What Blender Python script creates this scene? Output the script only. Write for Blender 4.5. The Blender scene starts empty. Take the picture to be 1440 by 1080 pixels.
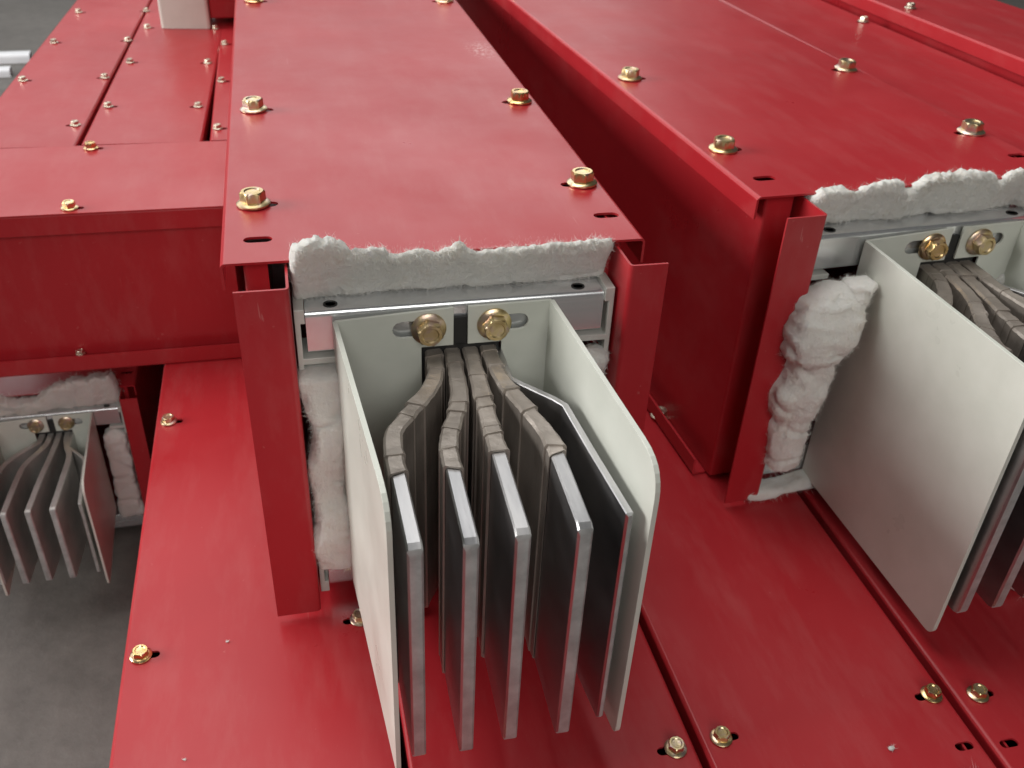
import bpy, bmesh, math, random
from mathutils import Vector, Matrix, noise
from mathutils.geometry import delaunay_2d_cdt

S = bpy.context.scene
COL = S.collection
R = math.radians
Z0 = 0.42                      # height of the front duct's lid above the floor
random.seed(7)

# ------------------------------------------------------------------ camera
def make_camera():
    # axes of the long ducts recovered from vanishing points of the photograph
    f = 1320.04
    def d(x, y):
        return Vector((x-720, y-540, f)).normalized()
    Y = d(352, -368); Zd = d(619, 2500)
    Y = (Y - Zd*Y.dot(Zd)).normalized(); Z = -Zd; X = Y.cross(Z)
    rt = Vector((X.x, Y.x, Z.x)); dn = Vector((X.y, Y.y, Z.y)); fw = Vector((X.z, Y.z, Z.z))
    m = Matrix((( rt.x, -dn.x, -fw.x, 0.0346), (rt.y, -dn.y, -fw.y, -0.3916),
                (rt.z, -dn.z, -fw.z, 0.1935 + Z0), (0, 0, 0, 1)))
    cam = bpy.data.cameras.new('camera'); o = bpy.data.objects.new('camera', cam)
    COL.objects.link(o); o.matrix_world = m
    cam.sensor_width = 36; cam.lens = 36*f/1440; cam.clip_start = 0.01; cam.clip_end = 60
    cam.dof.use_dof = True; cam.dof.focus_distance = 0.42; cam.dof.aperture_fstop = 20
    S.camera = o
make_camera()

# ------------------------------------------------------------------ light: a workshop hall, bright roof lights up and to the left, plus an added front fill
W_ = bpy.data.worlds.new('World'); S.world = W_; W_.use_nodes = True
bg = W_.node_tree.nodes['Background']; bg.inputs[0].default_value = (1.0, 0.99, 0.96, 1); bg.inputs[1].default_value = 0.05
def area(name, loc, target, sx, sy, power, col):
    l = bpy.data.lights.new(name, 'AREA'); l.shape = 'RECTANGLE'; l.size = sx; l.size_y = sy; l.energy = power; l.color = col
    o = bpy.data.objects.new(name, l); COL.objects.link(o); o.location = loc
    o.rotation_euler = (Vector(target)-Vector(loc)).to_track_quat('-Z', 'Y').to_euler()
    return o
area('left_window_light', (-3.0, 0.5, 1.55), (0.1, 0.0, 0.4), 1.8, 1.3, 105, (1.0, 0.99, 0.97))
area('far_window_light', (-0.9, 4.6, 3.0), (0.1, 0.2, 0.4), 7.0, 2.6, 95, (0.98, 0.99, 0.99))
area('front_fill_light', (0.0, -3.3, 2.5), (0.1, 0.0, 0.4), 2.0, 1.6, 46, (1.0, 0.985, 0.95))  # fill lamp added behind the camera to brighten front faces, no known window there
area('roof_light', (-0.3, 1.1, 3.4), (0.1, 0.1, 0.4), 2.2, 2.0, 52, (1.0, 0.99, 0.97))
S.view_settings.view_transform = 'Standard'; S.view_settings.look = 'None'
S.view_settings.exposure = 0.16; S.view_settings.gamma = 1; S.view_settings.use_curve_mapping = False
S.render.engine = 'CYCLES'

# ------------------------------------------------------------------ materials
def new_mat(name):
    m = bpy.data.materials.new(name); m.use_nodes = True
    nt = m.node_tree; b = nt.nodes['Principled BSDF']
    tc = nt.nodes.new('ShaderNodeTexCoord')
    return m, nt, b, tc
def nz(nt, tc, scale, detail=3, rough=0.5, stretch=None):
    n = nt.nodes.new('ShaderNodeTexNoise'); n.inputs['Scale'].default_value = scale
    n.inputs['Detail'].default_value = detail; n.inputs['Roughness'].default_value = rough
    if stretch:
        mp = nt.nodes.new('ShaderNodeMapping'); mp.inputs['Scale'].default_value = stretch
        nt.links.new(tc.outputs['Object'], mp.inputs['Vector']); nt.links.new(mp.outputs[0], n.inputs['Vector'])
    else:
        nt.links.new(tc.outputs['Object'], n.inputs['Vector'])
    return n
def ramp(nt, src, a, b, p0=0.3, p1=0.7):
    r = nt.nodes.new('ShaderNodeValToRGB'); e = r.color_ramp.elements
    e[0].position = p0; e[1].position = p1; e[0].color = a; e[1].color = b
    nt.links.new(src, r.inputs[0]); return r
def g(v): return (v, v, v, 1)
def bump(nt, b, src, strength, dist, prev=None):
    bp = nt.nodes.new('ShaderNodeBump'); bp.inputs['Strength'].default_value = strength; bp.inputs['Distance'].default_value = dist
    nt.links.new(src, bp.inputs['Height'])
    if prev: nt.links.new(prev.outputs[0], bp.inputs['Normal'])
    nt.links.new(bp.outputs[0], b.inputs['Normal']); return bp
def red_paint(name, scuff=None):
    m, nt, b, tc = new_mat(name)
    n = nz(nt, tc, 7, 4); c = ramp(nt, n.outputs[0], (0.37, 0.016, 0.022, 1), (0.42, 0.021, 0.028, 1))
    col = c.outputs[0]
    # dust specks and faint rubbed streaks
    n2 = nz(nt, tc, 260, 2, 0.6); sp = ramp(nt, n2.outputs[0], g(0), g(0.35), 0.72, 0.80)
    mx = nt.nodes.new('ShaderNodeMix'); mx.data_type = 'RGBA'
    nt.links.new(sp.outputs[0], mx.inputs[0]); nt.links.new(col, mx.inputs[6]); mx.inputs[7].default_value = (0.55, 0.22, 0.2, 1)
    col = mx.outputs[2]
    n3 = nz(nt, tc, 14, 6, 0.7, (3, 0.7, 1)); ds = ramp(nt, n3.outputs[0], g(0), g(0.17), 0.48, 0.75)
    mx = nt.nodes.new('ShaderNodeMix'); mx.data_type = 'RGBA'
    nt.links.new(ds.outputs[0], mx.inputs[0]); nt.links.new(col, mx.inputs[6]); mx.inputs[7].default_value = (0.5, 0.2, 0.19, 1)
    col = mx.outputs[2]
    n4 = nz(nt, tc, 40, 2, 0.5, (9, 0.35, 1)); sr = ramp(nt, n4.outputs[0], g(0), g(0.30), 0.735, 0.76)
    n5 = nz(nt, tc, 9, 2); sm = ramp(nt, n5.outputs[0], g(0), g(1), 0.52, 0.62)
    mm = nt.nodes.new('ShaderNodeMath'); mm.operation = 'MULTIPLY'; nt.links.new(sr.outputs[0], mm.inputs[0]); nt.links.new(sm.outputs[0], mm.inputs[1])
    mx = nt.nodes.new('ShaderNodeMix'); mx.data_type = 'RGBA'
    nt.links.new(mm.outputs[0], mx.inputs[0]); nt.links.new(col, mx.inputs[6]); mx.inputs[7].default_value = (0.6, 0.3, 0.28, 1)
    col = mx.outputs[2]
    if scuff:
        ds_ = nt.nodes.new('ShaderNodeVectorMath'); ds_.operation = 'SUBTRACT'; ds_.inputs[1].default_value = scuff
        nt.links.new(tc.outputs['Object'], ds_.inputs[0])
        sc = nt.nodes.new('ShaderNodeVectorMath'); sc.operation = 'MULTIPLY'; sc.inputs[1].default_value = (70, 32, 1)
        nt.links.new(ds_.outputs[0], sc.inputs[0])
        ln = nt.nodes.new('ShaderNodeVectorMath'); ln.operation = 'LENGTH'; nt.links.new(sc.outputs[0], ln.inputs[0])
        msk = ramp(nt, ln.outputs['Value'], g(1), g(0), 0.1, 1.0)
        ns = nz(nt, tc, 330, 5, 0.75); nr = ramp(nt, ns.outputs[0], g(0), g(1), 0.5, 0.62)
        mu = nt.nodes.new('ShaderNodeMath'); mu.operation = 'MULTIPLY'
        nt.links.new(msk.outputs[0], mu.inputs[0]); nt.links.new(nr.outputs[0], mu.inputs[1])
        mx = nt.nodes.new('ShaderNodeMix'); mx.data_type = 'RGBA'
        nt.links.new(mu.outputs[0], mx.inputs[0]); nt.links.new(col, mx.inputs[6]); mx.inputs[7].default_value = (0.75, 0.55, 0.52, 1)
        col = mx.outputs[2]
    nt.links.new(col, b.inputs['Base Color'])
    rr = nz(nt, tc, 11, 6, 0.65); rv = ramp(nt, rr.outputs[0], g(0.26), g(0.43)); nt.links.new(rv.outputs[0], b.inputs['Roughness'])
    p = bump(nt, b, nz(nt, tc, 6, 2).outputs[0], 0.5, 0.004)
    bump(nt, b, nz(nt, tc, 1500, 1).outputs[0], 0.05, 0.0003, p)
    b.inputs['Specular IOR Level'].default_value = 0.42
    return m
RED = red_paint('red_powder_coat')
RED_SCUFF = red_paint('red_powder_coat_scuffed', (0.188, 0.345, 0.0))
def plain(name, a, b_, rough, metal=0, scale=30, stretch=None, bs=0.0, bd=0.0005, bscale=400, spec=0.5, r2=None):
    m, nt, b, tc = new_mat(name)
    n = nz(nt, tc, scale, 5, 0.6, stretch); c = ramp(nt, n.outputs[0], (*a, 1), (*b_, 1)); nt.links.new(c.outputs[0], b.inputs['Base Color'])
    if r2 is None: r2 = rough + 0.08
    rv = ramp(nt, n.outputs[0], g(rough), g(r2)); nt.links.new(rv.outputs[0], b.inputs['Roughness'])
    b.inputs['Metallic'].default_value = metal; b.inputs['Specular IOR Level'].default_value = spec
    if bs: bump(nt, b, nz(nt, tc, bscale, 4, 0.6, stretch).outputs[0], bs, bd)
    return m
WHITE = plain('pale_grey_enamel', (0.55, 0.565, 0.50), (0.69, 0.70, 0.635), 0.26, 0, 14, bs=0.06, bd=0.0003, bscale=700, r2=0.46)
ALU = plain('brushed_aluminium', (0.74, 0.75, 0.76), (0.82, 0.83, 0.84), 0.22, 0.8, 60, (0.08, 6, 6), bs=0.05, bd=0.0001, bscale=200, r2=0.28)
CLIP = plain('cast_grey_clip', (0.50, 0.50, 0.46), (0.60, 0.60, 0.56), 0.4, 0.1, 80)
BAR = plain('tinned_busbar', (0.40, 0.40, 0.41), (0.56, 0.55, 0.55), 0.30, 1, 26, (5, 0.6, 1.2), bs=0.3, bd=0.0002, bscale=120, r2=0.48)
BARB = plain('dull_aluminium_bar', (0.46, 0.45, 0.43), (0.60, 0.58, 0.55), 0.40, 0.6, 40, bs=0.2, bd=0.0002)
SAWN = plain('sawn_bar_end', (0.38, 0.385, 0.38), (0.60, 0.61, 0.60), 0.42, 0.45, 90, (1, 1, 1), bs=0.5, bd=0.0004, bscale=260)
TAPE = plain('wrapping_tape', (0.27, 0.235, 0.205), (0.44, 0.39, 0.345), 0.30, 0.4, 55, (1, 1, 0.4), bs=0.8, bd=0.0008, bscale=150, r2=0.5)
BLACK = plain('black_insulator', (0.012, 0.012, 0.012), (0.022, 0.021, 0.02), 0.5)
def zinc_mat():
    m, nt, b, tc = new_mat('yellow_zinc')
    n = nz(nt, tc, 160, 3); r = nt.nodes.new('ShaderNodeValToRGB'); e = r.color_ramp.elements
    e[0].position = 0.3; e[0].color = (0.66, 0.50, 0.22, 1); e[1].position = 0.72; e[1].color = (0.76, 0.68, 0.46, 1)
    k = e.new(0.5); k.color = (0.78, 0.62, 0.34, 1); k = e.new(0.62); k.color = (0.72, 0.54, 0.42, 1)
    nt.links.new(n.outputs[0], r.inputs[0]); nt.links.new(r.outputs[0], b.inputs['Base Color'])
    b.inputs['Metallic'].default_value = 1; b.inputs['Roughness'].default_value = 0.30
    bump(nt, b, nz(nt, tc, 900, 3).outputs[0], 0.25, 0.0002)
    return m
ZINC = zinc_mat()
ZINC_DULL = plain('dull_zinc', (0.55, 0.50, 0.40), (0.68, 0.62, 0.50), 0.32, 1, 200)
def wool_mat():
    m, nt, b, tc = new_mat('white_mineral_wool')
    n = nz(nt, tc, 45, 6, 0.65); r = nt.nodes.new('ShaderNodeValToRGB'); e = r.color_ramp.elements
    e[0].position = 0.28; e[0].color = (0.76, 0.69, 0.60, 1); e[1].position = 0.44; e[1].color = (0.93, 0.91, 0.86, 1)
    nt.links.new(n.outputs[0], r.inputs[0]); nt.links.new(r.outputs[0], b.inputs['Base Color'])
    b.inputs['Roughness'].default_value = 0.95; b.inputs['Specular IOR Level'].default_value = 0.1
    b.inputs['Subsurface Weight'].default_value = 0.25; b.inputs['Subsurface Radius'].default_value = (0.004, 0.0035, 0.003)
    b.inputs['Subsurface Scale'].default_value = 1.0
    p = bump(nt, b, nz(nt, tc, 420, 6, 0.8, (1, 1, 0.35)).outputs[0], 1.0, 0.0026)
    bump(nt, b, nz(nt, tc, 140, 4, 0.7, (0.3, 1, 1)).outputs[0], 0.5, 0.0016, p)
    return m
WOOL = wool_mat()
FIBRE = plain('wool_fibre', (0.86, 0.84, 0.78), (0.90, 0.88, 0.84), 0.8, 0, 50, spec=0.2)
PINKWOOL = plain('pinkish_wool', (0.70, 0.45, 0.44), (0.80, 0.62, 0.60), 0.9, 0, 120, bs=0.8, bd=0.002)
def floor_mat():
    m, nt, b, tc = new_mat('concrete')
    n = nz(nt, tc, 2.5, 8, 0.65); c = ramp(nt, n.outputs[0], (0.095, 0.086, 0.077, 1), (0.15, 0.137, 0.124, 1))
    n2 = nz(nt, tc, 38, 6, 0.7); c2 = ramp(nt, n2.outputs[0], g(0.72), g(1.1), 0.3, 0.7)
    mx = nt.nodes.new('ShaderNodeMix'); mx.data_type = 'RGBA'; mx.blend_type = 'MULTIPLY'; mx.inputs[0].default_value = 1
    nt.links.new(c.outputs[0], mx.inputs[6]); nt.links.new(c2.outputs[0], mx.inputs[7]); nt.links.new(mx.outputs[2], b.inputs['Base Color'])
    b.inputs['Roughness'].default_value = 0.55
    bump(nt, b, n2.outputs[0], 0.3, 0.004)
    return m
FLOOR = floor_mat()
PLASTIC = plain('white_plastic', (0.72, 0.73, 0.76), (0.82, 0.83, 0.85), 0.4, 0, 20)

# ------------------------------------------------------------------ mesh helpers
def link(name, bm, mat, parent=None, smooth=None, bevel=None, flatbig=False):
    me = bpy.data.meshes.new(name)
    bmesh.ops.remove_doubles(bm, verts=bm.verts, dist=1e-6)
    bmesh.ops.recalc_face_normals(bm, faces=bm.faces)
    if smooth is not None:
        big = 2.5e-4 if flatbig else 1e9
        for f in bm.faces: f.smooth = f.calc_area() < big and not (flatbig and abs(f.normal.z) > 0.9999)
        for e in bm.edges:
            if len(e.link_faces) == 2 and e.calc_face_angle(0) > smooth: e.smooth = False
    bm.to_mesh(me); bm.free(); me.materials.append(mat)
    o = bpy.data.objects.new(name, me); COL.objects.link(o); o.parent = parent
    if bevel:
        b = o.modifiers.new('edge', 'BEVEL'); b.width = bevel; b.segments = 2; b.limit_method = 'ANGLE'; b.angle_limit = R(40)
    return o
def root(name, label, cat, loc, rz=0, scale=(1, 1, 1), group=None):
    o = bpy.data.objects.new(name, None); COL.objects.link(o); o.location = loc; o.rotation_euler = (0, 0, rz); o.scale = scale
    o.empty_display_size = 0.02; tag(o, label, cat, group); return o
def tag(o, label, cat, group=None):
    o['label'] = label; o['category'] = cat
    if group: o['group'] = group
    return o
def box(bm, x0, x1, y0, y1, z0, z1):
    v = [bm.verts.new(p) for p in ((x0,y0,z0),(x1,y0,z0),(x1,y1,z0),(x0,y1,z0),(x0,y0,z1),(x1,y0,z1),(x1,y1,z1),(x0,y1,z1))]
    for f in ((0,3,2,1),(4,5,6,7),(0,1,5,4),(1,2,6,5),(2,3,7,6),(3,0,4,7)): bm.faces.new([v[i] for i in f])
def prism(bm, pts, fn, holes=(), ):
    """extrude a 2-D outline with holes between fn(u,v,0) and fn(u,v,1)"""
    vs = [Vector(p) for p in pts]; ed = [(i, (i+1) % len(pts)) for i in range(len(pts))]
    for h in holes:
        k = len(vs); vs += [Vector(p) for p in h]; ed += [(k+i, k+(i+1) % len(h)) for i in range(len(h))]
    ov, oe, of, *_ = delaunay_2d_cdt(vs, ed, [], 0, 1e-7)
    def inside(p, poly):
        c = False
        for i in range(len(poly)):
            a = poly[i]; b = poly[i-1]
            if (a[1] > p[1]) != (b[1] > p[1]) and p[0] < (b[0]-a[0])*(p[1]-a[1])/(b[1]-a[1])+a[0]: c = not c
        return c
    lo = [bm.verts.new(fn(v[0], v[1], 0)) for v in ov]; hi = [bm.verts.new(fn(v[0], v[1], 1)) for v in ov]
    cnt = {}
    for f in of:
        c = sum((ov[i] for i in f), Vector((0, 0)))/len(f)
        if not inside(c, pts) or any(inside(c, h) for h in holes): continue
        bm.faces.new([hi[i] for i in f]); bm.faces.new([lo[i] for i in reversed(f)])
        for i in range(len(f)):
            e = (f[i], f[(i+1) % len(f)])
            if (e[1], e[0]) in cnt: del cnt[(e[1], e[0])]
            else: cnt[e] = 1
    for a, b in cnt: bm.faces.new([lo[a], lo[b], hi[b], hi[a]])
def loft(bm, rings, cap0=True, cap1=True):
    vr = [[bm.verts.new(p) for p in r] for r in rings]
    n = len(rings[0])
    for a, b in zip(vr, vr[1:]):
        for i in range(n): bm.faces.new([a[i], a[(i+1) % n], b[(i+1) % n], b[i]])
    if cap0: bm.faces.new(list(reversed(vr[0])))
    if cap1: bm.faces.new(vr[-1])
def slot(cx, cy, L=0.014, w=0.0062, ang=0, n=6):
    p = []
    for s in (1, -1):
        for i in range(n+1):
            t = -math.pi/2 + math.pi*i/n + (0 if s == 1 else math.pi)
            p.append(((L-w)/2*s + math.cos(t)*w/2, math.sin(t)*w/2))
    ca, sa = math.cos(ang), math.sin(ang)
    return [(cx+u*ca-v*sa, cy+u*sa+v*ca) for u, v in p]
def rounded(pts, rads, n=5):
    out = []
    for i, p in enumerate(pts):
        r = rads[i]
        if not r: out.append(tuple(p)); continue
        p = Vector(p); a = (Vector(pts[i-1])-p).normalized(); b = (Vector(pts[(i+1) % len(pts)])-p).normalized()
        for k in range(n+1):
            t = k/n; q = p + a*r*(1-t)**2 + b*r*t**2
            out.append((q.x, q.y))
    return out
def sheet_path(bm, pts, t, fn, rad=0.0022, n=4):
    """bent sheet: an open polyline in 2-D with rounded bends and thickness t (to the left), extruded fn(u,v,0..1)"""
    P = [Vector(pts[0])]
    for i in range(1, len(pts)-1):
        p = Vector(pts[i]); a = (Vector(pts[i-1])-p).normalized(); b = (Vector(pts[i+1])-p).normalized()
        for k in range(n+1):
            s = k/n; P.append(p + a*rad*(1-s)**2 + b*rad*s**2)
    P.append(Vector(pts[-1]))
    off = []
    for i, p in enumerate(P):
        d = Vector((0, 0))
        if i: d += (p-P[i-1]).normalized()
        if i < len(P)-1: d += (P[i+1]-p).normalized()
        d.normalize(); off.append(p + Vector((-d.y, d.x))*t)
    n_ = len(P)
    vs = {}
    for e in (0, 1):
        for i in range(n_):
            vs[e, 0, i] = bm.verts.new(fn(P[i].x, P[i].y, e)); vs[e, 1, i] = bm.verts.new(fn(off[i].x, off[i].y, e))
    for i in range(n_-1):
        bm.faces.new([vs[0,0,i], vs[0,0,i+1], vs[1,0,i+1], vs[1,0,i]])
        bm.faces.new([vs[0,1,i], vs[1,1,i], vs[1,1,i+1], vs[0,1,i+1]])
        for e in (0, 1): bm.faces.new([vs[e,0,i], vs[e,1,i], vs[e,1,i+1], vs[e,0,i+1]])
    for i in (0, n_-1): bm.faces.new([vs[0,0,i], vs[1,0,i], vs[1,1,i], vs[0,1,i]])

# ------------------------------------------------------------------ hex flange bolt, shared by all
def bolt_mesh():
    bm = bmesh.new(); N = 36
    def circ(r, z): return [(r*math.cos(2*math.pi*i/N), r*math.sin(2*math.pi*i/N), z) for i in range(N)]
    def hexr(r, z, k=1.0):
        out = []
        for i in range(N):
            a = 2*math.pi*i/N; am = (a % (math.pi/3)) - math.pi/6
            rr = r*math.cos(math.pi/6)/math.cos(am); rr = rr*k + min(rr, r*0.9)*(1-k)
            out.append((rr*math.cos(a), rr*math.sin(a), z))
        return out
    rr = [circ(0.0080, 0.0), circ(0.0084, 0.0004), circ(0.0084, 0.0011), circ(0.0074, 0.0019), hexr(0.0064, 0.0023), hexr(0.0064, 0.0066),
          circ(0.0054, 0.0073), circ(0.0040, 0.0073), circ(0.0034, 0.0067), circ(0.0010, 0.0066)]
    loft(bm, rr)
    bmesh.ops.recalc_face_normals(bm, faces=bm.faces)
    for f in bm.faces: f.smooth = True
    for e in bm.edges:
        if len(e.link_faces) == 2 and e.calc_face_angle(0) > R(28): e.smooth = False
    me = bpy.data.meshes.new('bolt'); bm.to_mesh(me); bm.free(); me.materials.append(ZINC); return me
BOLT = bolt_mesh()
def tinted(k, rough):
    m = BOLT.copy(); mt = ZINC.copy(); m.materials[0] = mt; rp = [n for n in mt.node_tree.nodes if n.type == 'VALTORGB'][0]
    for e in rp.color_ramp.elements: e.color = (e.color[0]*k[0], e.color[1]*k[1], e.color[2]*k[2], 1)
    mt.node_tree.nodes['Principled BSDF'].inputs['Roughness'].default_value = rough; return m
BOLTS = [BOLT, tinted((0.92, 0.96, 1.15), 0.34), tinted((1.0, 0.90, 0.80), 0.27), tinted((0.85, 0.84, 0.9), 0.38)]
BOLT_DULL = BOLT.copy(); BOLT_DULL.materials[0] = ZINC_DULL
def bolt(parent, loc, axis='z', s=1.0, me=None):
    o = bpy.data.objects.new('bolt', me or random.choice(BOLTS)); COL.objects.link(o); o.parent = parent; o.location = loc; o.scale = (s, s, s)
    spin = random.uniform(0, math.pi); tl = random.uniform(-0.05, 0.05)
    o.rotation_euler = (tl, -tl*0.6, spin) if axis == 'z' else (R(90), spin, 0)
    if axis == 'y':
        o.rotation_euler = (Matrix.Rotation(R(90), 3, 'X') @ Matrix.Rotation(spin, 3, 'Z')).to_euler()
    return o

# ------------------------------------------------------------------ wool
def wool(name, parent, axis, a0, a1, prof, seed, amp=0.0035, nseg=90, nring=26, fibres=1500, mat=None, flen=0.004, power=0.55, clamp=False):
    """prof(t) -> (c1, c2, h1, h2): centre and half sizes across; for axis x: (y, z), for axis z: (x, y)"""
    rnd = random.Random(seed); so = Vector((seed*3.1, seed*1.7, seed*0.9))
    bm = bmesh.new(); rings = []
    for i in range(nseg+1):
        t = i/nseg; a = a0+(a1-a0)*t
        end = min(t, 1-t)*nseg/5.0; k = 1.0 if end >= 1 else max(0.08, math.sqrt(max(0, 1-(1-end)**2)))
        c1, c2, h1, h2, *sh = prof(t); sh = sh[0] if sh else 0; ring = []
        for j in range(nring):
            th = 2*math.pi*j/nring; ct, st = math.cos(th), math.sin(th)
            u = math.copysign(abs(ct)**power, ct); v = math.copysign(abs(st)**power, st)
            p = Vector((a, c1+u*h1*k, c2+v*h2*k)) if axis == 'x' else Vector((c1+u*h1*k, c2+v*h2*k, a))
            if axis == 'x': p.y -= (p.z-c2)*sh
            nrm = Vector((0, u, v)) if axis == 'x' else Vector((u, v, 0))
            nrm.normalize()
            pp = Vector((p.x*0.42, p.y, p.z)) if axis == 'x' else Vector((p.x, p.y, p.z*0.42))
            q = pp*60+so; d = noise.fractal(q, 0.9, 2.1, 3)*amp
            d += noise.fractal(pp*230+so, 0.8, 2.2, 4)*amp*0.4
            d -= max(0, noise.noise(pp*90+so*2)-0.25)*amp*1.4
            d -= max(0, 1-abs(noise.noise(Vector((p.x*38, p.y*30, p.z*38))+so*1.3))*9)*amp*0.8
            if clamp and v > 0.5: d += (noise.fractal(p*260+so, 0.7, 2.2, 4)*0.0016+abs(noise.noise(p*150))*0.0012)*v
            p = p + nrm*d
            if clamp and p.y > -0.0004: p.z = min(p.z, -0.0018)
            if axis == 'x': p.x += noise.noise(p*120+so)*0.0015
            else: p.z += noise.noise(p*120+so)*0.0015
            ring.append(p)
        rings.append(ring)
    loft(bm, rings)
    o = link(name, bm, mat or WOOL, parent, smooth=R(180))
    me = o.data; fb = bmesh.new(); polys = me.polygons
    for k in range(fibres):
        pl = polys[rnd.randrange(len(polys))]; vs_ = [me.vertices[i].co for i in pl.vertices]
        w = [rnd.random() for _ in vs_]; s_ = sum(w); p = Vector()
        for c, x in zip(vs_, w): p += c*(x/s_)
        nr = pl.normal.copy(); rv = Vector((rnd.gauss(0,1), rnd.gauss(0,1), rnd.gauss(0,1)))
        d = (nr*rnd.uniform(0.0, 0.22) + (rv-nr*rv.dot(nr))*0.5 + Vector((rnd.gauss(0,1), rnd.gauss(0,1), rnd.gauss(0,1)))*0.06).normalized(); p = p+nr*0.0001; L = flen*rnd.uniform(0.4, 1.5)
        sd = d.cross(rv).normalized()*rnd.uniform(0.00003, 0.00009)
        q1 = p + d*L*0.5; d2 = (d + Vector((rnd.gauss(0,1), rnd.gauss(0,1), rnd.gauss(0,1)))*0.35).normalized(); q2 = q1 + d2*L*0.5
        v = [fb.verts.new(x) for x in (p-sd, p+sd, q1+sd*0.8, q1-sd*0.8, q2)]
        fb.faces.new(v[:4]); fb.faces.new([v[3], v[2], v[4]])
    f = bpy.data.meshes.new('loose_fibres'); fb.to_mesh(f); fb.free(); f.materials.append(FIBRE if mat is None else mat)
    fo = bpy.data.objects.new('loose_fibres', f); COL.objects.link(fo); fo['kind'] = 'stuff'
    fo.parent = o if (parent is not None) else o
    return o
def lerp_list(vals, t):
    x = t*(len(vals)-1); i = min(int(x), len(vals)-2); f = x-i; f = f*f*(3-2*f); return vals[i]*(1-f)+vals[i+1]*f

# ------------------------------------------------------------------ bars: path in plan, constant height
def catmull(pts, n=8):
    P = [Vector(p) for p in pts]; P = [P[0]*2-P[1]] + P + [P[-1]*2-P[-2]]; out = []
    for i in range(1, len(P)-2):
        a, b, c, d = P[i-1:i+3]
        for k in range(n):
            t = k/n; out.append(0.5*((2*b)+(c-a)*t+(2*a-5*b+4*c-d)*t*t+(3*b-a-3*c+d)*t**3))
    out.append(P[-2]); return out
class Path:
    def __init__(s, pts, n=8):
        s.p = catmull(pts, n) if n else [Vector(p) for p in pts]; s.l = [0]
        for a, b in zip(s.p, s.p[1:]): s.l.append(s.l[-1]+(b-a).length)
    def at(s, d):
        d = max(0, min(s.l[-1], d))
        for i in range(len(s.l)-1):
            if d <= s.l[i+1]: break
        f = (d-s.l[i])/max(1e-9, s.l[i+1]-s.l[i]); p = s.p[i].lerp(s.p[i+1], f)
        j0 = max(0, i-1); j1 = min(len(s.p)-1, i+2); t = (s.p[j1]-s.p[j0]).normalized(); return p, t
    def s_at_y(s, y):
        for i in range(len(s.p)-1):
            if s.p[i].y >= y >= s.p[i+1].y: return s.l[i]+(s.l[i+1]-s.l[i])*(s.p[i].y-y)/max(1e-9, s.p[i].y-s.p[i+1].y)
        return s.l[-1]
def section(p, t, th, zt, zb, ch):
    n = Vector((-t.y, t.x)); h = th/2; r = []
    for a, z in ((-h, zb+ch), (-h, zt-ch), (-h+ch, zt), (h-ch, zt), (h, zt-ch), (h, zb+ch), (h-ch, zb), (-h+ch, zb)):
        q = p+n*a; r.append(Vector((q.x, q.y, z)))
    return r
def bar(name, parent, pts, th, zt, zb, mat, n=8, ch=0.0007, tipr=0.0):
    pa = Path(pts, n); bm = bmesh.new(); rings = []
    ss = [x for x in pa.l if x < pa.l[-1]-0.004]+[pa.l[-1]-0.0035, pa.l[-1]-0.0009, pa.l[-1]]
    for i, s in enumerate(ss):
        p, t = pa.at(s); last = i == len(ss)-1; k = 0.0009 if last else 0
        d = pa.l[-1]-s; cut = tipr*max(0, 1-d/0.0035)**2 if tipr else 0
        rings.append(section(p, t, th-2*k, zt-k-cut, zb+k+cut, ch))
    loft(bm, rings); bm.faces.ensure_lookup_table(); bm.faces[-1].material_index = 1
    for f in bm.faces[-9:-1]: f.material_index = 1
    o = link(name, bm, mat, parent, smooth=R(25)); o.data.materials.append(SAWN); return o, pa
def wraps(parent, pa, th, zt, zb, y_end, seed, nb=8, y0=0.004):
    rnd = random.Random(seed); s0 = pa.s_at_y(y0); s1 = pa.s_at_y(y_end); L = (s1-s0)/nb
    cuts = [s0]+[s0+L*(i+rnd.uniform(-0.46, 0.46)) for i in range(1, nb)]+[s1]
    for i in range(nb):
        a = cuts[i]; b = cuts[i+1]+(0.004 if i < nb-1 else 0); bm = bmesh.new(); rings = []
        base = 0.0006+0.0003*((nb-i) % 3)*0.5; fl = rnd.uniform(0.0001, 0.0008); sk = rnd.uniform(-0.0010, 0.0010); M = 8
        for k in range(M+1):
            t = k/M; s = a-0.001+(b-a+0.001)*t; off = base+fl*t**3
            ring = []
            for j in range(8):
                # ragged, slightly skewed edge: every corner of the section sits at its own place along the bar
                sj = s+(sk*(1 if j in (0, 1, 2, 7) else -1)+rnd.uniform(-0.0004, 0.0004)+0.0012*noise.noise(Vector((j*2.3, i*1.7, seed))))*t
                p, tt = pa.at(sj); q = section(p, tt, th+2*off, zt+off, zb-off, 0.0011)[j]
                q = q+Vector((noise.noise(q*260+Vector((seed, 0, 0))), 0, noise.noise(q*300)))*0.0004
                ring.append(q)
            rings.append(ring)
        # turn the edge in to the bar
        ring = []
        for j in range(8):
            p, tt = pa.at(b+(sk*(1 if j in (0, 1, 2, 7) else -1))); ring.append(section(p, tt, th+0.0004, zt+0.0002, zb-0.0002, 0.0011)[j])
        rings.append(ring); loft(bm, rings, True, False); link('tape_wrap', bm, TAPE, parent, smooth=R(35))

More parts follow.
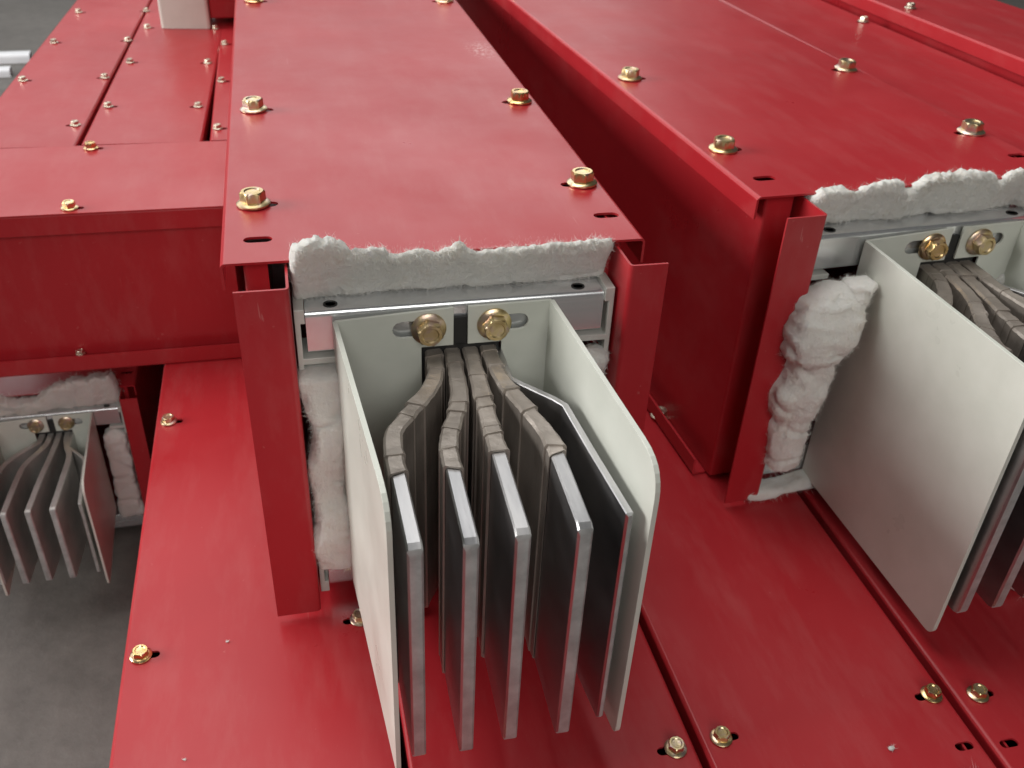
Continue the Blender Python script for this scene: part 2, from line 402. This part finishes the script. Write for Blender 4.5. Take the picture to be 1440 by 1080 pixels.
# ------------------------------------------------------------------ a red duct with an open end, connection plates and fanned busbars
def lid(parent, W, L, bolts, holes, mat=RED, skirt=0.013, y0=0.0, zt=0.0, t=0.0012, name='lid', bs=1.0, sl=0.014, sw=0.0062, off=0.005, bme=None, upside=False):
    bm = bmesh.new(); r = 0.0022; sg = -1 if upside else 1
    hs = [slot(x+(off if x < W/2 else -off), y, sl, sw) for x, y in bolts] + [slot(x, y, sl*0.95, sw) for x, y in holes]
    prism(bm, [(r, y0), (W-r, y0), (W-r, y0+L), (r, y0+L)], lambda u, v, e: (u, v, zt+(-t if e == 0 else 0)*sg), hs)
    for s in (0, 1):
        X = (lambda u: u) if s == 0 else (lambda u: W-u)
        pr = [(r, 0), (0.0016, -0.0001), (0.0007, -0.0007), (0.0001, -0.0016), (0, -r), (0, -skirt)]
        inn = [(r, -t), (0.0019, -t-0.0002), (0.0014, -0.0016), (t, -r), (t, -0.003), (t, -skirt)]
        va = [[bm.verts.new((X(u), y, zt+z*sg)) for u, z in pr] for y in (y0, y0+L)]
        vb = [[bm.verts.new((X(u), y, zt+z*sg)) for u, z in inn] for y in (y0, y0+L)]
        for i in range(len(pr)-1):
            bm.faces.new([va[0][i], va[0][i+1], va[1][i+1], va[1][i]]); bm.faces.new([vb[0][i], vb[1][i], vb[1][i+1], vb[0][i+1]])
            for e in (0, 1): bm.faces.new([va[e][i], vb[e][i], vb[e][i+1], va[e][i+1]])
        bm.faces.new([va[0][-1], vb[0][-1], vb[1][-1], va[1][-1]])
    o = link(name, bm, mat, parent, smooth=R(40), flatbig=True)
    for x, y in bolts: bolt(parent, (x, y, zt+0.0002), 'z', bs, bme)
    return o

XM = 0.1068
def open_duct(label, loc, rz=0, scale=(1, 1, 1), L=1.0, H=0.2063, lidmat=RED, bolts=(), zbb=-0.1755, tape=True, woolk='front', seed=1, side_bolts=(), group=None, plate_zb=-0.184, paths=None, plate_y=-0.1425, dbar=0.0, tray_y=0.012, ret=0.0262, plate_r=0.017, rdx=0.0):
    sx = lambda x, y: x+rdx*max(0.0, min(1.0, (y+0.115)/0.095))
    rt = root('busbar_duct', label, 'busbar duct', loc, rz, scale, group)
    W = 0.2
    lid(rt, W, L, list(bolts), [(0.0168, 0.0236), (0.1890, 0.0290)], lidmat, name='top_lid')
    lid(rt, W, L-0.01-tray_y, [], [], RED, skirt=0.013, y0=tray_y, zt=-H, name='bottom_tray', upside=True)
    for s in (0, 1):
        X = (lambda x: x) if s == 0 else (lambda x: W-x)
        # outer wall with a return at the end
        bm = bmesh.new()
        sheet_path(bm, [(X(ret), 0.0065), (X(0.0095), 0.0065), (X(0.0095), L-0.01)], 0.0012 if s else -0.0012, lambda u, v, e: (u, v, -0.0015-(H-0.004)*(1-e)-0.0005))
        link('side_wall', bm, RED, rt, smooth=R(40))
        # inner wall running forward to an outward end flange
        bm = bmesh.new(); ix = 0.0292 if s == 0 else 0.1850; fx = 0.0058 if s == 0 else 0.2040
        sheet_path(bm, [(fx, -0.0220), (ix, -0.0220), (ix, 0.16)], 0.0012 if s == 0 else -0.0012, lambda u, v, e: (u, v, (-0.0030 if e else -H+0.0035)), rad=0.0026)
        link('end_flange', bm, RED, rt, smooth=R(40))
    # cross bars at top and bottom, held in end clips
    for m in (1, -1):
        Zm = (lambda z: z) if m == 1 else (lambda z: -H-0.0152-z)
        bm = bmesh.new()
        pr = rounded([(-0.0080, -0.0445), (-0.0080, -0.0226), (0.0140, -0.0226), (0.0140, -0.0445)], [0.001, 0.0035, 0, 0], 5)
        sp = [(y, Zm(z)) for y, z in pr]
        loft(bm, [[(0.0350, y, z) for y, z in sp], [(0.1788, y, z) for y, z in sp]])
        cb = link('cross_bar', bm, ALU, rt, smooth=R(35))
        if m == 1:
            for hx in (0.0469, 0.1668):
                bm = bmesh.new(); N = 16
                rr = [[(hx+math.cos(2*math.pi*i/N)*q, -0.0022+math.sin(2*math.pi*i/N)*q*0.9, -0.0226+h) for i in range(N)] for q, h in ((0.0034, 0.0), (0.0034, 0.0003), (0.0026, 0.0004), (0.0022, -0.0002))]
                loft(bm, rr); link('screw_hole', bm, BLACK, cb)
        for s in (0, 1):
            X = (lambda x: x) if s == 0 else (lambda x: 2*XM-x)
            out = [(0.0300, -0.0205), (0.0347, -0.0205), (0.0347, -0.0280), (0.0326, -0.0280), (0.0326, -0.0468), (0.0480, -0.0468), (0.0480, -0.0500), (0.0326, -0.0500), (0.0326, -0.0575), (0.0300, -0.0575)]
            bm = bmesh.new(); prism(bm, [(X(x), Zm(z)) for x, z in out], lambda u, v, e: (u, -0.0098+e*0.02, v)); link('end_clip', bm, CLIP, rt, bevel=0.0004)
    # black insulator the bars come out of
    bm = bmesh.new(); box(bm, 0.0885+rdx, 0.1268+rdx, -0.0085, 0.03, plate_zb+0.004, -0.0455); box(bm, 0.1035+rdx, 0.1108+rdx, -0.0098, 0.02, -0.0456, -0.0300); link('insulator_block', bm, BLACK, rt, bevel=0.0006)
    # pale connection plates: back tab with slot + long side plate
    for s in (0, 1):
        zt = -0.0268 if s == 0 else -0.0238
        cx = 0.0480 if s == 0 else 0.1513; tx = 0.0572 if s == 0 else 0.1588; ye = plate_y
        bx = 0.0914 if s == 0 else 0.1231; sg = 1 if s == 0 else -1
        cx += rdx; bx += rdx; tx += rdx*0.15
        e1 = 0.1035 if s == 0 else 0.1104; e2 = 0.0880 if s == 0 else 0.1272
        e1 += rdx; e2 += rdx; bm = bmesh.new()
        out = [(cx, zt), (e1, zt+(0.0028 if s == 0 else -0.0002)), (e1, -0.0448), (e2, -0.0448), (e2, plate_zb), (cx, plate_zb)]
        sl = slot(bx-sg*0.0050, -0.0343, 0.024, 0.0085, 0)
        prism(bm, out, lambda u, v, e: (u, -0.0100-0.0014*e, v), [sl])
        q = link('connection_plate', bm, WHITE, rt, bevel=0.0003)
        ln = math.hypot(tx-cx, ye+0.0118)
        so = rounded([(0, plate_zb), (0, zt), (ln, zt), (ln, plate_zb)], [0, 0, plate_r, 0.006], 7)
        dx, dy = (tx-cx)/ln, (ye+0.0118)/ln
        bm = bmesh.new(); prism(bm, so, lambda u, v, e: (cx+dx*u+(-dy)*(e-0.5)*0.0022, -0.0112+dy*u+dx*(e-0.5)*0.0022, v))
        link('side_plate', bm, WHITE, q, bevel=0.0004)
        bolt(rt, (bx, -0.0115, -0.0343), 'y')
    # busbars
    zt = -0.0490
    if paths is None:
        paths = [[(0.0945, 0.02), (0.0940, -0.010), (0.0925, -0.026), (0.0872, -0.0405), (0.0743, -0.0595), (0.0672, -0.0715), (0.0655, -0.0886), (0.0658, -0.1024), (0.0664, -0.1420)],
                 [(0.1032, 0.02), (0.1030, -0.010), (0.1012, -0.0357), (0.0988, -0.0529), (0.0914, -0.0732), (0.0884, -0.0863), (0.0880, -0.1019), (0.0872, -0.1430)],
                 [(0.1120, 0.02), (0.1118, -0.0136), (0.1105, -0.0433), (0.1093, -0.071), (0.1087, -0.0913), (0.1074, -0.1415)],
                 [(0.1208, 0.02), (0.1210, -0.0125), (0.1220, -0.0380), (0.1268, -0.0585), (0.1315, -0.0790), (0.1327, -0.0944), (0.1316, -0.1425)]]
    for i, p in enumerate(paths):
        p = [(sx(*q), q[1]) for q in p[:-1]]+[(p[-1][0], p[-1][1]-dbar)]
        b, pa = bar('busbar', rt, p, 0.0062, zt, zbb-0.0007*(i % 2), BAR if tape else BARB, tipr=0.0022)
        if tape: wraps(b, pa, 0.0062, zt, zbb, (-0.0985, -0.0990, -0.0915, -0.0965)[i], seed*10+i, 8)
    bar('earth_plate', rt, [(sx(*q), q[1]) for q in [(0.1262, -0.004), (0.1257, -0.036), (0.1290, -0.0405), (0.1420, -0.0560), (0.1457, -0.0620), (0.1478, -0.0950), (0.1510, -0.1375)]], 0.0033, zt-0.0005, zbb+0.0005, BAR if tape else BARB, n=0, ch=0.0004)
    # wool packing
    if woolk == 'front':
        top = [0.0095, 0.0125, 0.0105, 0.0055, 0.0065, 0.0015, 0.0040, 0.0020, 0.0055, 0.0005, 0.0012, 0.0010, 0.0022, 0.0030, 0.0025, 0.0032, 0.0030]
        # only the part ahead of the lid may rise above it
        def pf2(t):
            zt_ = lerp_list(top, t)-0.0005; zb = -0.0222; h = 0.0062+0.0025*max(0, 1-t*5)
            return (0.0048-0.002*max(0, 1-t*5), (zt_+zb)/2, h, (zt_-zb)/2, 0.36)
        wool('insulation_wool', rt, 'x', 0.0300, 0.1835, pf2, seed, amp=0.0012, nseg=220, nring=40, fibres=11000, flen=0.0034, power=0.38, clamp=True)
        def ps(t): return (0.0405+0.0015*math.sin(t*9), -0.0105+0.002*math.sin(t*13+1), 0.0100+0.0012*math.sin(t*17)+0.002*math.sin(t*6.5+2), 0.0105)
        wool('insulation_wool', rt, 'z', -0.0515, -0.1800, ps, seed+1, amp=0.0020, nseg=160, nring=36, fibres=11000, flen=0.0032, power=0.5)
        def pr_(t): return (0.1725+0.001*math.sin(t*11), -0.0110, 0.0115+0.001*math.sin(t*15), 0.0095)
        wool('insulation_wool', rt, 'z', -0.0535, -0.190, pr_, seed+2, amp=0.0035, nseg=100, fibres=5000, flen=0.003)
    elif woolk == 'rolls':
        top = [0.002, 0.0045, 0.005, 0.0015, 0.0045, 0.0065, 0.0070, -0.002, 0.0060, 0.0075, 0.0080, 0.0090, 0.0085, 0.0065, -0.0005, 0.0060, 0.0065, 0.005, 0.004]
        def pf2(t):
            zt_ = lerp_list(top, t)-0.0010; zb = -0.0222; return (0.0040, (zt_+zb)/2, 0.0068+0.0012*math.sin(t*21), (zt_-zb)/2, 0.36)
        wool('insulation_wool', rt, 'x', 0.0300, 0.1835, pf2, seed, amp=0.0015, nseg=220, nring=36, fibres=12000, flen=0.0030, power=0.42, clamp=True)
        lump = [0.0090, 0.0165, 0.0200, 0.0208, 0.0190, 0.0132, 0.0140, 0.0158, 0.0146, 0.0118, 0.0116, 0.0112, 0.0108, 0.0100]
        ctr = [0.0440, 0.0395, 0.0375, 0.0360, 0.0350, 0.0370, 0.0360, 0.0335, 0.0335, 0.0330, 0.0330, 0.0335, 0.0345, 0.0350]
        def ps(t): h = lerp_list(lump, t); return (lerp_list(ctr, t)+0.001, -0.0235-h*0.15, h, h*0.8)
        wool('insulation_wool', rt, 'z', -0.0440, -0.175, ps, seed+1, amp=0.0024, nseg=160, nring=40, fibres=13000, flen=0.0034, power=0.72)
        wool('insulation_wool', rt, 'z', -0.0415, -0.078, lambda t: (0.0560-0.010*t, -0.0290+0.004*t, 0.0085-0.002*t, 0.0085), seed+5, amp=0.0018, nseg=60, nring=30, fibres=4000, flen=0.003, power=0.8)
        def pr_(t): return (0.1720, -0.0035, 0.0115, 0.0095)
        wool('insulation_wool', rt, 'z', -0.0535, -0.190, pr_, seed+2, amp=0.0035, nseg=80, fibres=600)
        def pb(t): return (-0.016, -0.2008-0.002*math.sin(t*6), 0.007, 0.0035+0.001*math.sin(t*9))
        wool('insulation_wool', rt, 'x', 0.020, 0.075, pb, seed+3, amp=0.0014, nseg=70, fibres=700, flen=0.004, power=0.6)
    else:
        top = [0.000, 0.004, 0.002, 0.003, 0.000, -0.004, -0.002, -0.003, 0.004, 0.012, 0.017, 0.019, 0.022, 0.020, 0.024, 0.022, 0.028]
        def pf2(t):
            zt_ = lerp_list(top, t)+0.0015; zb = -0.0222; return (-0.0045, (zt_+zb)/2, 0.0080, (zt_-zb)/2, 0.4)
        wool('insulation_wool', rt, 'x', 0.0300, 0.1835, pf2, seed, amp=0.0022, nseg=160, nring=36, fibres=8000, flen=0.006, power=0.42, clamp=True)
        def pr_(t): return (0.1680, -0.0040, 0.0135, 0.0095)
        wool('insulation_wool', rt, 'z', -0.0535, -0.185, pr_, seed+2, amp=0.003, nseg=80, fibres=600, flen=0.004)
    for p in side_bolts: bolt(rt, p, 'z', 0.8, BOLT_DULL)
    return rt

# ------------------------------------------------------------------ a closed length of red duct
def closed_duct(label, x0, W, y0, L, ztop, zbot, bolts, holes=(), bs=0.66, rz=0, name='busbar_duct', group=None, end=None, bme=None, skirt=0.012, gap=0.008):
    rt = root(name, label, 'busbar duct', (x0, y0, ztop+Z0), rz, group=group)
    bl = [(x-x0, y-y0) for x, y in bolts]; hl = [(x-x0, y-y0) for x, y in holes]
    lid(rt, W, L, bl, hl, RED, skirt=skirt, name='top_lid', bs=bs, sl=0.0105, sw=0.0046, off=(0.0026 if bme else 0.0042), bme=bme)
    H = ztop-zbot
    for s in (0, 1):
        bm = bmesh.new(); x = gap if s == 0 else W-gap-0.0012
        box(bm, x, x+0.0012, 0.004, L-0.004, -H+0.002, -0.0016); link('side_wall', bm, RED, rt)
    lid(rt, W, L-0.01, [], [], RED, skirt=skirt, y0=0.005, zt=-H, name='bottom_tray', upside=True)
    bm = bmesh.new(); box(bm, gap+0.0014, W-gap-0.0014, 0.006, 0.0075, -H+0.002, -0.0018); link('end_plate', bm, RED, rt)
    bm = bmesh.new(); box(bm, gap+0.0014, W-gap-0.0014, L-0.0075, L-0.006, -H+0.002, -0.0018); link('end_plate', bm, RED, rt)
    return rt

# ------------------------------------------------------------------ floor
bm = bmesh.new(); v = [bm.verts.new(p) for p in ((-9, -5, 0), (9, -5, 0), (9, 12, 0), (-9, 12, 0))]; bm.faces.new(v)
fl = link('floor', bm, FLOOR); fl['kind'] = 'structure'

ZL = -0.2067
# lower layer of ducts on the floor
gl = 'ducts lying on the floor'
closed_duct('narrow red duct lying on the floor, its bare left edge beside the concrete', -0.0735, 0.1335, -0.62, 1.75, ZL, -0.4199,
            [(-0.0645, y) for y in (-0.445, -0.239, -0.0326, 0.1768)]+[(0.0495, y) for y in (-0.445, -0.235, -0.0288)], group=gl)
closed_duct('narrow red duct on the floor directly under the fanned bare busbars', 0.0635, 0.1385, -0.205, 1.3, ZL, -0.4199,
            [(0.0755, -0.139), (0.1920, -0.1397), (0.0755, -0.030), (0.1525, -0.0254)], [(0.0755, -0.17), (0.1900, -0.17)], group=gl)
closed_duct('dark red duct on the floor between the two open ducts, wool crumb on its lid', 0.2060, 0.1385, -0.200, 1.3, ZL, -0.4199,
            [(0.2165, -0.1385), (0.3365, -0.1358)], [(0.2165, -0.168), (0.3350, -0.1665)], group=gl)
closed_duct('dark red duct on the floor below the wide pale side plate and its bars', 0.3490, 0.1385, -0.200, 1.3, ZL, -0.4199,
            [(0.3610, -0.1405), (0.4760, -0.1405)], [(0.3585, -0.1695), (0.4740, -0.168)], group=gl)

# the open ducts
A = open_duct('middle red busbar duct whose bare bar ends fan out between two pale plates', (0, 0, Z0), L=1.0, lidmat=RED_SCUFF,
      bolts=[(0.0151, 0.0643), (0.0156, 0.2131), (0.0165, 0.5167), (0.0165, 0.82), (0.1885, 0.0710), (0.1875, 0.2147), (0.1870, 0.5125), (0.187, 0.82)], seed=3, tray_y=0.11, ret=0.0205)
C = open_duct('red busbar duct with thick wool rolls bulging beside its large pale side plate', (0.2805, 0.0442, Z0-0.0015), rz=R(3.35), scale=(1.05, 1.05, 0.992), L=0.98,
      bolts=[(0.0145, 0.068), (0.0145, 0.210), (0.0145, 0.497), (0.0145, 0.80), (0.1880, 0.070), (0.1880, 0.210), (0.187, 0.497), (0.187, 0.80)], woolk='rolls', seed=11, plate_y=-0.149, dbar=0.012, plate_zb=-0.196, plate_r=0.005, rdx=0.0175,
      side_bolts=[(0.0055, 0.075, -0.2050), (0.0055, 0.135, -0.2050)])
bp = [[(0.0945, 0.02), (0.0938, -0.016), (0.0890, -0.026), (0.0700, -0.048), (0.0600, -0.075), (0.0560, -0.140)],
      [(0.1032, 0.02), (0.1027, -0.018), (0.0985, -0.035), (0.0860, -0.060), (0.0820, -0.085), (0.0790, -0.142)],
      [(0.1120, 0.02), (0.1118, -0.018), (0.1095, -0.050), (0.1055, -0.090), (0.1020, -0.142)],
      [(0.1208, 0.02), (0.1212, -0.018), (0.1240, -0.035), (0.1290, -0.055), (0.1280, -0.090), (0.1255, -0.142)]]
B = open_duct('small duct on the floor under the junction box with thin dull bars', (-0.2600, 0.3150, Z0-0.2630), scale=(0.75, 0.75, 0.75), L=1.0, H=0.2085, zbb=-0.148, plate_zb=-0.164, tape=False, woolk='tuft', seed=21, paths=bp)

# junction box at the left with ducts running back from it
GZ = -0.081
G = root('junction_box', 'wide red junction box across the ends of the rear ducts at the left', 'junction box', (-0.62, 0.256, Z0+GZ))
lid(G, 0.612, 0.134, [(0.5024, 0.1264), (0.5036, 0.0087), (0.21, 0.0087), (0.20, 0.1264)], [], name='top_lid', bs=0.68, sl=0.0105, sw=0.0046, off=-0.0042)
GH = 0.1255
bm = bmesh.new(); box(bm, 0.0, 0.612, 0.0, 0.0012, -0.0155, -0.0013); link('lid_lip', bm, RED, G, bevel=0.0004)
bm = bmesh.new(); box(bm, 0.004, 0.608, 0.006, 0.0072, -GH+0.001, -0.0014); link('front_wall', bm, RED, G)
bm = bmesh.new(); sheet_path(bm, [(-0.0035, -GH+0.0135), (-0.0035, -GH), (0.13, -GH)], 0.0012, lambda u, v, e: (0.0+0.612*e, u, v)); link('bottom_tray', bm, RED, G, smooth=R(40))
bm = bmesh.new(); box(bm, 0.605, 0.6062, 0.0075, 0.1335, -GH+0.002, -0.0014); box(bm, 0.005, 0.0062, 0.0075, 0.1335, -GH+0.002, -0.0014); link('end_wall', bm, RED, G)
bolt(G, (0.489, 0.0020, -GH+0.0125), 'z', 0.42, BOLT_DULL)
gb = 'ducts running back from the junction box'
closed_duct('red rear duct at the far left, its lid edged by open grey floor', -0.2165, 0.0860, 0.392, 1.25, GZ, GZ-GH,
            [(-0.1385+0.0035*k, 0.4423+0.136*k) for k in range(6)]+[(-0.2085+0.002*k, 0.437+0.136*k) for k in range(6)], bs=0.50, group=gb, bme=BOLT_DULL, rz=R(-1.6))
closed_duct('red rear duct in whose lid a pale bent plate is mirrored', -0.1270, 0.0930, 0.392, 1.25, GZ, GZ-GH,
            [(-0.1190+0.0012*k, 0.4878+0.140*k) for k in range(6)]+[(-0.0425, 0.4826+0.140*k) for k in range(6)], bs=0.50, group=gb, bme=BOLT_DULL, rz=R(-1.4))
closed_duct('red rear duct squeezed against the middle duct behind a dark slit', -0.0280, 0.0240, 0.392, 1.20, GZ, GZ-GH,
            [(-0.0220, 0.4201+0.136*k) for k in range(6)], bs=0.50, group=gb, bme=BOLT_DULL, gap=0.002)

# things standing on the rear ducts
p = root('bent_plate', 'pale grey bent sheet metal plate standing on a rear red lid', 'metal plate', (-0.0905, 0.7640, Z0+GZ+0.0005))
bm = bmesh.new(); sheet_path(bm, [(0, 0.05), (0, 0), (0.0500, -0.004), (0.0500, 0.05)], -0.0015, lambda u, v, e: (u, v, 0.16*e)); link('plate', bm, WHITE, p, smooth=R(40))
rd = root('red_box', 'dark red box end standing behind the middle duct beside the pale plate', 'box', (-0.0385, 0.775, Z0+GZ+0.0078))
bm = bmesh.new(); box(bm, 0, 0.034, 0, 0.30, 0, 0.10); link('body', bm, RED, rd, bevel=0.0015)
bm = bmesh.new(); box(bm, -0.002, 0.036, -0.003, 0.302, 0.1001, 0.1015); link('top_lid', bm, RED, rd, bevel=0.0005)

# ducts to the right, beyond the right-hand open duct
gd = 'ducts beyond the wool packed duct'
closed_duct('red duct behind the wool packed duct, its lid in shade', 0.5080, 0.1150, 0.06, 1.2, -0.012, -0.4199, [(0.6125, 0.466)], rz=R(2.2), group=gd, bme=BOLT_DULL)
closed_duct('outermost red duct with a bright raised lid edge', 0.6310, 0.1400, 0.06, 1.2, 0.004, -0.4199, [(0.6480, 0.4525)], rz=R(2.2), group=gd, bme=BOLT_DULL)

# ------------------------------------------------------------------ small loose things
def strip(label, loc, rz, L, w, h):
    r = root('white_strip', label, 'plastic strip', loc, rz)
    bm = bmesh.new(); sheet_path(bm, [(-w/2, 0), (-w/2, h), (w/2, h), (w/2, 0)], 0.002, lambda u, v, e: (L*(e-0.5), u, v), rad=0.005); link('strip_body', bm, PLASTIC, r, smooth=R(50)); return r
strip('wide white plastic strip on the far floor', (-0.752, 1.90, 0.0), R(4), 0.5, 0.034, 0.016)
strip('narrow white plastic strip on the far floor, nearer the red ducts', (-0.772, 1.79, 0.0), R(4), 0.5, 0.028, 0.014)
def crumb(label, x, y, z, s, seed, mat=None, name='wool_crumb'):
    o = wool(name, None, 'x', -s, s, lambda t: (0.0, s*0.45, s*0.55, s*0.42), seed, amp=s*0.35, nseg=12, nring=10, fibres=40, mat=mat, flen=s*1.2)
    o.location = (x, y, z+Z0); tag(o, label, 'wool scrap'); return o
crumb('tiny white wool crumb on the dark red lid between two bolts', 0.2972, -0.161, ZL+0.0002, 0.0018, 31)
crumb('tiny white speck of wool on the bare left lid in line with a bolt', -0.0215, -0.0314, ZL+0.0002, 0.0007, 32)
crumb('tiny white speck of wool on the left lid far from any bolt', -0.0398, -0.0998, ZL+0.0002, 0.0007, 33)
crumb('pinkish wool tuft beside the bars under the wool packed duct', 0.435, -0.075, ZL+0.0002, 0.016, 34, PINKWOOL, 'wool_tuft')
crumb('pale wool tuft on the lid end of the duct below the pale plate', 0.329, -0.186, ZL+0.0002, 0.006, 35, PINKWOOL, 'wool_tuft')
